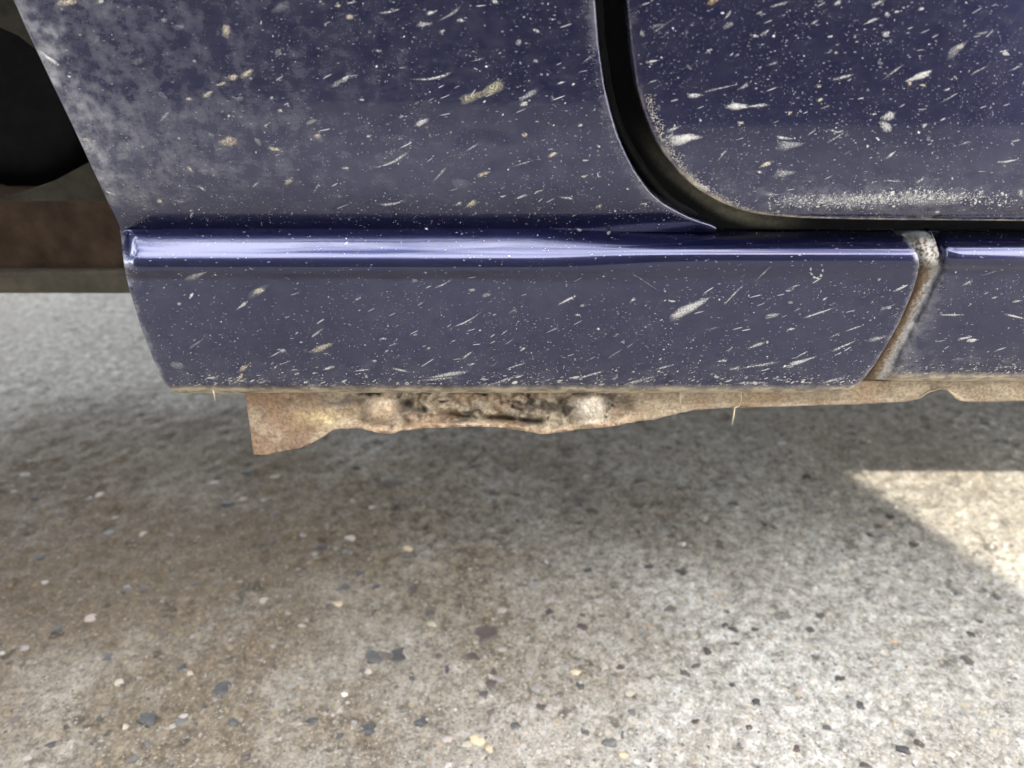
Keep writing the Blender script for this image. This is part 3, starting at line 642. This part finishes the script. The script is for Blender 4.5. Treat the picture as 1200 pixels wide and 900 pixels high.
S = [ # ---- rear side panel
 (78,3,32,14,0,TN),(118,2,11,7,0,WH),(330,8,30,16,20,GR,.4),(396,7,9,7,0,TN),(265,36,13,24,5,TN),(210,32,18,11,0,GR,.5),(243,111,17,9,22,TN),(258,99,20,6,12,TN),(273,91,14,11,10,TN),(290,86,24,10,30,TN),
 (192,138,20,7,60,GR,.6),(221,116,9,6,0,TN),(268,166,28,18,10,TN,.75),(247,159,11,11,0,GR,.5),(302,166,14,8,-60,GR,.6),(322,175,22,8,-8,TN),(372,160,12,9,0,TN),(395,98,17,9,42,GR,.7),(57,69,38,7,-28,WH,.9,.5),(81,90,8,5,-30,WH),
 (100,164,11,7,-10,TN),(128,226,22,4,-25,WH),(187,236,10,8,0,TN,1),(210,236,18,3,-10,WH),(223,199,13,6,-45,TN),(237,221,14,5,-30,WH),(338,213,15,9,30,TN),(300,216,17,4,38,GR),(372,218,20,3,48,GR),(318,115,7,7,0,GR),(328,130,8,7,0,TN),
 (190,112,20,8,-35,GR,.45),(110,50,26,10,45,GR,.35),(160,72,20,12,20,GR,.35),(62,40,24,14,-50,GR,.4),(150,175,24,9,-40,GR,.4),(240,200,20,10,15,GR,.45),(280,116,16,7,20,GR,.5),(326,62,10,14,0,GR,.5),(192,24,10,8,0,WH,.6),(228,72,6,5,0,WH),(165,232,26,14,10,GR,.45),
 (410,20,13,11,0,TN),(457,14,32,4,20,WH,.7,.5),(505,15,17,7,15,WH),(497,29,26,7,8,WH,.7),(528,17,38,5,36,WH,.6,.4),(518,37,9,6,30,WH),(540,24,11,7,0,WH),(580,2,10,8,0,WH),(628,36,13,6,-30,WH,.7),(608,50,8,11,0,GR),(405,92,18,7,45,WH),(507,92,56,5,20,WH,.8,.6),
 (552,114,34,15,22,OL,.75),(578,104,36,20,28,OL,.8),(566,110,40,12,25,TN,.35),(618,112,34,9,30,GR,.8),(614,122,15,9,10,WH),(494,144,19,10,12,WH,.85),(615,158,10,9,0,TN),(658,97,12,4,20,WH),(460,190,56,5,18,WH,.75,.7),(405,197,10,5,0,WH),(553,173,24,3,30,GR),(648,181,17,6,25,TN,1),(645,175,11,4,10,GR),
 (567,204,20,7,25,TN,.8),(540,215,26,14,0,GR,.4),(610,231,20,5,20,WH),(590,230,11,4,20,WH),(460,239,42,5,12,WH,.8,.9),(552,239,18,8,25,TN,1),(537,239,11,5,25,WH),(632,224,18,3,25,WH),(664,232,24,4,-10,WH),(702,242,10,7,35,TN),(684,207,10,5,0,WH),(680,147,9,5,20,WH),(686,188,10,4,0,WH),(702,172,5,5,0,WH),(679,268,10,8,0,WH,1),
 (500,268,6,5,0,WH),(432,160,7,6,0,WH),(515,205,26,5,35,GR),(424,117,8,4,0,WH),(470,137,9,4,20,GR),(628,72,9,8,0,GR,.6),(647,115,6,16,0,GR,.4),(560,70,16,3,20,GR),(695,25,8,5,0,GR),(688,70,20,3,35,WH,.6),(615,191,36,2.5,5,GR),(443,60,10,6,0,GR),
 # ---- door
 (836,2,22,9,20,BR,.8),(853,18,17,5,35,WH,.6),(853,30,19,10,35,GR,.7),(897,38,15,5,25,GR),(885,42,10,5,-20,WH),(914,5,30,4,25,GR),(955,26,15,5,20,WH,.7),(982,3,13,7,30,WH),(1030,3,20,6,25,WH,.7),(1020,25,24,5,25,WH),(1040,17,10,8,60,WH),(1051,14,10,5,0,WH),(1038,40,14,8,15,WH),(1079,11,11,5,20,WH),
 (1150,39,19,4,10,GR),(980,62,6,6,0,TN),(972,43,6,5,0,WH),(990,90,34,5,12,WH,.7),(1122,58,34,14,25,GR,.6),(1125,55,13,9,0,TN,1),(1077,90,40,10,24,WH,1),(1066,97,12,8,60,TN),(1081,100,11,5,0,TN),(1046,85,38,4,25,GR),(1148,82,28,3,25,GR),(815,112,23,8,12,WH,.9),(846,103,54,3,19,WH,.6),(871,102,17,6,45,GR),
 (864,125,30,12,2,WH,1),(886,124,36,5,4,WH,.8),(960,101,9,6,20,TN),(961,117,11,6,25,OL,1),(868,144,10,6,0,TN,1),(925,133,9,7,40,TN),(1041,137,22,16,40,WH,.8),(1038,149,20,17,-20,WH,.8),(1024,134,11,3,15,WH),(1028,162,6,4,0,WH),(803,163,46,17,8,WH,1),(790,151,22,6,20,WH,.7),(920,162,24,5,-5,WH),(926,170,38,13,10,GR,.8),
 (980,154,26,2.2,-5,WH),(980,161,30,2.2,25,WH),(897,193,20,7,22,TN,1),(920,203,32,12,5,GR,.8),(1045,181,20,5,30,WH),(1182,189,30,4,-4,WH,.9,.3),(1045,212,28,2.2,-4,WH),(847,181,22,3,45,GR),(1112,115,32,3,30,GR),(823,219,22,7,-18,WH),(794,197,14,22,-45,TN,.8),(905,228,18,6,0,WH,.6),(1078,212,16,4,25,WH),(1105,140,12,3,20,WH),
 (770,30,20,6,20,GR,.5),(765,72,20,5,15,WH),(778,30,40,3,25,GR,.5),(752,40,8,12,30,WH,.6),(766,95,14,3,25,GR),(752,106,10,16,-10,TN,.6),(785,160,14,8,40,WH,.6),(1176,60,16,3,20,WH),(1190,80,20,4,25,GR),(1130,168,18,3,20,GR),(1110,105,10,5,25,WH),(1190,165,16,3,15,WH),(830,60,14,4,25,WH),(905,75,20,3,25,GR),(890,15,12,4,30,GR),(1196,226,10,14,0,WH,.7),
 # ---- sill cover
 (230,323,36,9,22,GR,.9),(252,322,5,4,0,WH),(224,347,11,5,45,WH,1),(210,356,7,5,0,WH),(303,341,18,10,30,TN,1),(303,341,34,12,25,GR,.45),(284,358,20,6,50,WH,.85),(331,411,11,9,0,GR,.9),(378,407,32,11,20,TN,.8),(372,390,20,5,38,GR),(375,377,14,3,38,WH),(353,401,7,3,0,WH),(386,431,20,5,25,WH,.8),(348,438,11,5,0,GR),(323,430,9,4,55,WH),
 (286,431,18,8,45,TN),(281,443,16,7,40,TN,.9),(247,443,16,5,5,WH,.8),(230,403,26,4,32,GR,.6),(208,428,20,13,0,GR,.6),(520,333,32,3,25,WH,.8,.5),(486,329,10,8,0,GR,.6),(553,340,11,5,0,WH),(570,346,14,7,20,GR),(548,376,46,3,30,WH,.85,.4),(448,397,11,4,25,WH),(460,404,18,3,30,GR),(548,416,22,4,20,WH),(553,427,11,4,10,WH),
 (525,439,56,7,18,WH,.8),(470,434,28,4,0,WH,.8),(515,444,54,3,10,WH,.7),(604,429,30,3,25,WH),(613,409,10,4,35,WH),(664,352,30,4,30,WH,1),(741,352,11,5,35,WH),(682,358,9,5,30,GR),(677,369,8,5,0,WH),(788,353,14,4,0,WH),(811,360,62,15,22,WH,.95),(795,368,26,8,20,WH,.9),(647,387,20,3,25,GR),(690,440,44,3,12,WH,.8),
 (423,434,26,3,10,WH),(438,423,9,4,0,WH),(1057,337,24,4,25,WH,1),(967,350,10,4,25,WH),(962,366,50,3,27,WH,.95),(930,336,18,3,25,WH),(926,386,15,4,15,WH),(905,370,26,8,15,GR,.8),(886,405,28,5,20,WH),(846,423,17,5,15,WH),(890,428,64,4,12,WH,.7),(938,424,52,7,14,WH,.9),(990,405,42,4,20,WH,.8),(1028,397,30,7,18,GR,.9),
 (860,432,16,3,20,WH),(975,446,44,5,5,WH,.7),(899,401,4,7,0,TN,1),(978,393,22,3,15,GR),(860,345,44,2.5,34,WH,.8),(893,322,30,2.2,34,WH,.7),(757,331,50,1.8,-25,GR,.7),(590,446,60,5,6,WH,.6),(750,446,60,5,4,WH,.6),(880,449,60,4,2,WH,.7),(780,430,30,3,24,WH,.7),(1040,360,26,4,20,GR,.7),(950,316,3,8,5,WH,.8),(951,321,4,7,25,WH,.9),(954,325,6,5,-35,WH,1),(958,326,6,5,5,WH,1),(962,323,5,6,40,WH,1),(964,317,3,8,0,WH,.8),(963,311,3,6,-10,WH,.6),
 (1000,385,26,3,20,WH,.7),(835,385,22,3,20,GR,.6),(720,415,26,3,25,GR,.6),(420,350,12,4,20,WH,.6),(600,365,16,3,25,GR,.6),
 # ---- front sill
 (1113,369,40,3,5,WH,.9),(1190,371,30,4,-3,WH,1),(1132,396,24,4,15,WH,.9),(1140,399,18,7,0,WH,1),(1133,332,22,4,15,GR),(1192,353,16,4,15,WH,.7),(1165,349,10,3,10,WH),(1160,320,20,3,10,GR,.6),(1170,410,16,3,10,GR,.6),(1120,421,20,3,10,GR,.6),(1180,430,30,4,4,WH,.5)]
for s in S: splash(*s)

# fine specks, too many to count: one object on each skin
def specks():
    bag = {}
    def put(px, row, s, el, an, c):
        part, o = surf(px, row)
        if part is None: return
        V, A, Fc = bag.setdefault(part.name, ([], [], []))
        ca, sa = math.cos(an), math.sin(an); b = len(V); k = 5 if s*el < 1.2 else 7
        for i in range(k):
            th = 2*math.pi*i/k + rng.uniform(-.3, .3); u, v = s*el*math.cos(th)*rng.uniform(.65, 1.2), s*math.sin(th)*rng.uniform(.65, 1.2)
            qx, qr = px + u*ca - v*sa, row - u*sa - v*ca; pp, oo = surf(qx, qr)
            V.append(pt(qx, qr, (oo if pp is part else o) + 0.00012)); j = rng.uniform(.85, 1.1); A.append((c[0]*j, c[1]*j, c[2]*j, 1))
        Fc.append(tuple(range(b, b+k))[::-1])
    n = 0
    while n < 44000:
        px, row = rng.uniform(0, 1215), rng.uniform(-8, 455); n += 1
        if 262 < row < 325 and rng.random() < 0.70: continue
        cl = fbm(Vector((px*.016, row*.022, 5)), 4)
        if row < 262:
            d = 0.42 + 0.9*cl + (0.25 if px > 740 else 0) + 0.35*sstep(150, 235, row)
            an = R(rng.normal(20 if px > 430 else -10, 38 if px > 430 else 60))
        else:
            d = 0.55 + 0.7*cl + 0.35*sstep(380, 450, row); an = R(rng.normal(21, 12))
        if rng.random() > d: continue
        s = 0.235*math.exp(rng.normal(0, 0.55)); el = 1 + abs(rng.normal(0, 0.55))
        if rng.random() < 0.035: s *= 2.0; el *= 1.3
        b = rng.uniform(0.10, 0.45) + (0.45 if rng.random() < 0.16 else 0); tn = rng.random() < 0.12
        put(px, row, s, el, an, (0.60*b, 0.54*b, 0.43*b) if tn else (0.62*b, 0.61*b, 0.60*b))
    for _ in range(1700):       # dusty line where the door turns under
        px = rng.normal(1040, 78); row = 236 - 6*math.exp(-((px-1090)/70)**2) + rng.normal(0, 4.5)
        if px < 900: continue
        b = rng.uniform(.5, 1); put(px, row, 0.45*math.exp(rng.normal(0, .4)), rng.uniform(1, 2), R(rng.normal(25, 30)), (.58*b, .57*b, .54*b))
    for _ in range(560):       # spray thickening towards the bottom of the sill
        px = rng.uniform(210, 1200); row = (452 if px < 1010 else 438) - abs(rng.normal(0, 9)); b = rng.uniform(.5, 1)
        put(px, row, 0.42*math.exp(rng.normal(0, .4)), rng.uniform(1.2, 5), R(rng.normal(14, 8)), (.46*b, .43*b, .37*b))
    for _ in range(230):        # along the edge of the door opening
        row = rng.uniform(0, 258); px = edge(GAPQ, row) - 3 - abs(rng.normal(0, 5)); b = rng.uniform(.3, .8)
        put(px, row, 0.3, rng.uniform(1, 2), R(rng.uniform(0, 180)), (.6*b, .59*b, .57*b))
    for _ in range(420):
        row = rng.uniform(110, 254); px = edge(DOORL, row) + 3 + abs(rng.normal(0, 6)); b = rng.uniform(.4, 1)
        put(px, row, 0.45, rng.uniform(1, 2), R(rng.uniform(0, 180)), (.6*b, .55*b, .45*b))
    for _ in range(150):        # long fine spray streaks
        px, row = rng.uniform(300, 1200), rng.choice([rng.uniform(0, 250), rng.uniform(325, 452)]); b = rng.uniform(.4, .9)
        put(px, row, rng.uniform(.35, .7), rng.uniform(5, 14), R(rng.normal(22, 10)), (.45*b, .44*b, .43*b))
    for nm, (V, A, Fc) in bag.items():
        link('dust_specks', mesh('dust_specks', V, Fc, A), M_FLAKE, bpy.data.objects[nm], kind='stuff', smooth=False)
specks()

# ---------------------------------------------------------------- unseen pier and wall added behind the camera to shade sill and ground
ex, dist = 0.392, 1.55                                          # right shadow edge on the skin, distance towards the sun
c = Vector((ex, 0, 0)) + SUN_H*dist
pier = bpy.data.objects.new('shade_pier', None); col.objects.link(pier); pier.location = (c.x-0.40, c.y-0.25, 0)  # added pier, stands in for the unseen caster of the shadow
pier['label'] = 'square dark grey pier with stone cap, added out of view to shade the car'; pier['category'] = 'light blocker'
link('shaft', boxm(-0.40, 0.40, -0.25, 0.25, -0.02, 1.74, 0.006), M_RENDER, pier, smooth=False)
link('plinth', boxm(-0.44, 0.402, -0.29, 0.252, -0.02, 0.22, 0.002), M_RENDER, pier, smooth=False)
link('cap', boxm(-0.45, 0.40, -0.30, 0.25, 1.741, 1.81, 0.003), M_STONE, pier, smooth=False)
wall = bpy.data.objects.new('sky_block_wall', None); col.objects.link(wall); wall.location = (c.x-0.81, c.y-0.25, 0)  # added wall, cuts low sky light to darken the ground under the car
wall['label'] = 'long dark grey wall, added out of view to block low sky light'; wall['category'] = 'wall'
link('wall_face', boxm(-5.0, -0.002, -0.11, 0.11, -0.02, 2.0, 0.006), M_RENDER, wall, smooth=False)
link('coping', boxm(-5.02, -0.056, -0.15, 0.15, 2.001, 2.06, 0.012), M_STONE, wall, smooth=False)
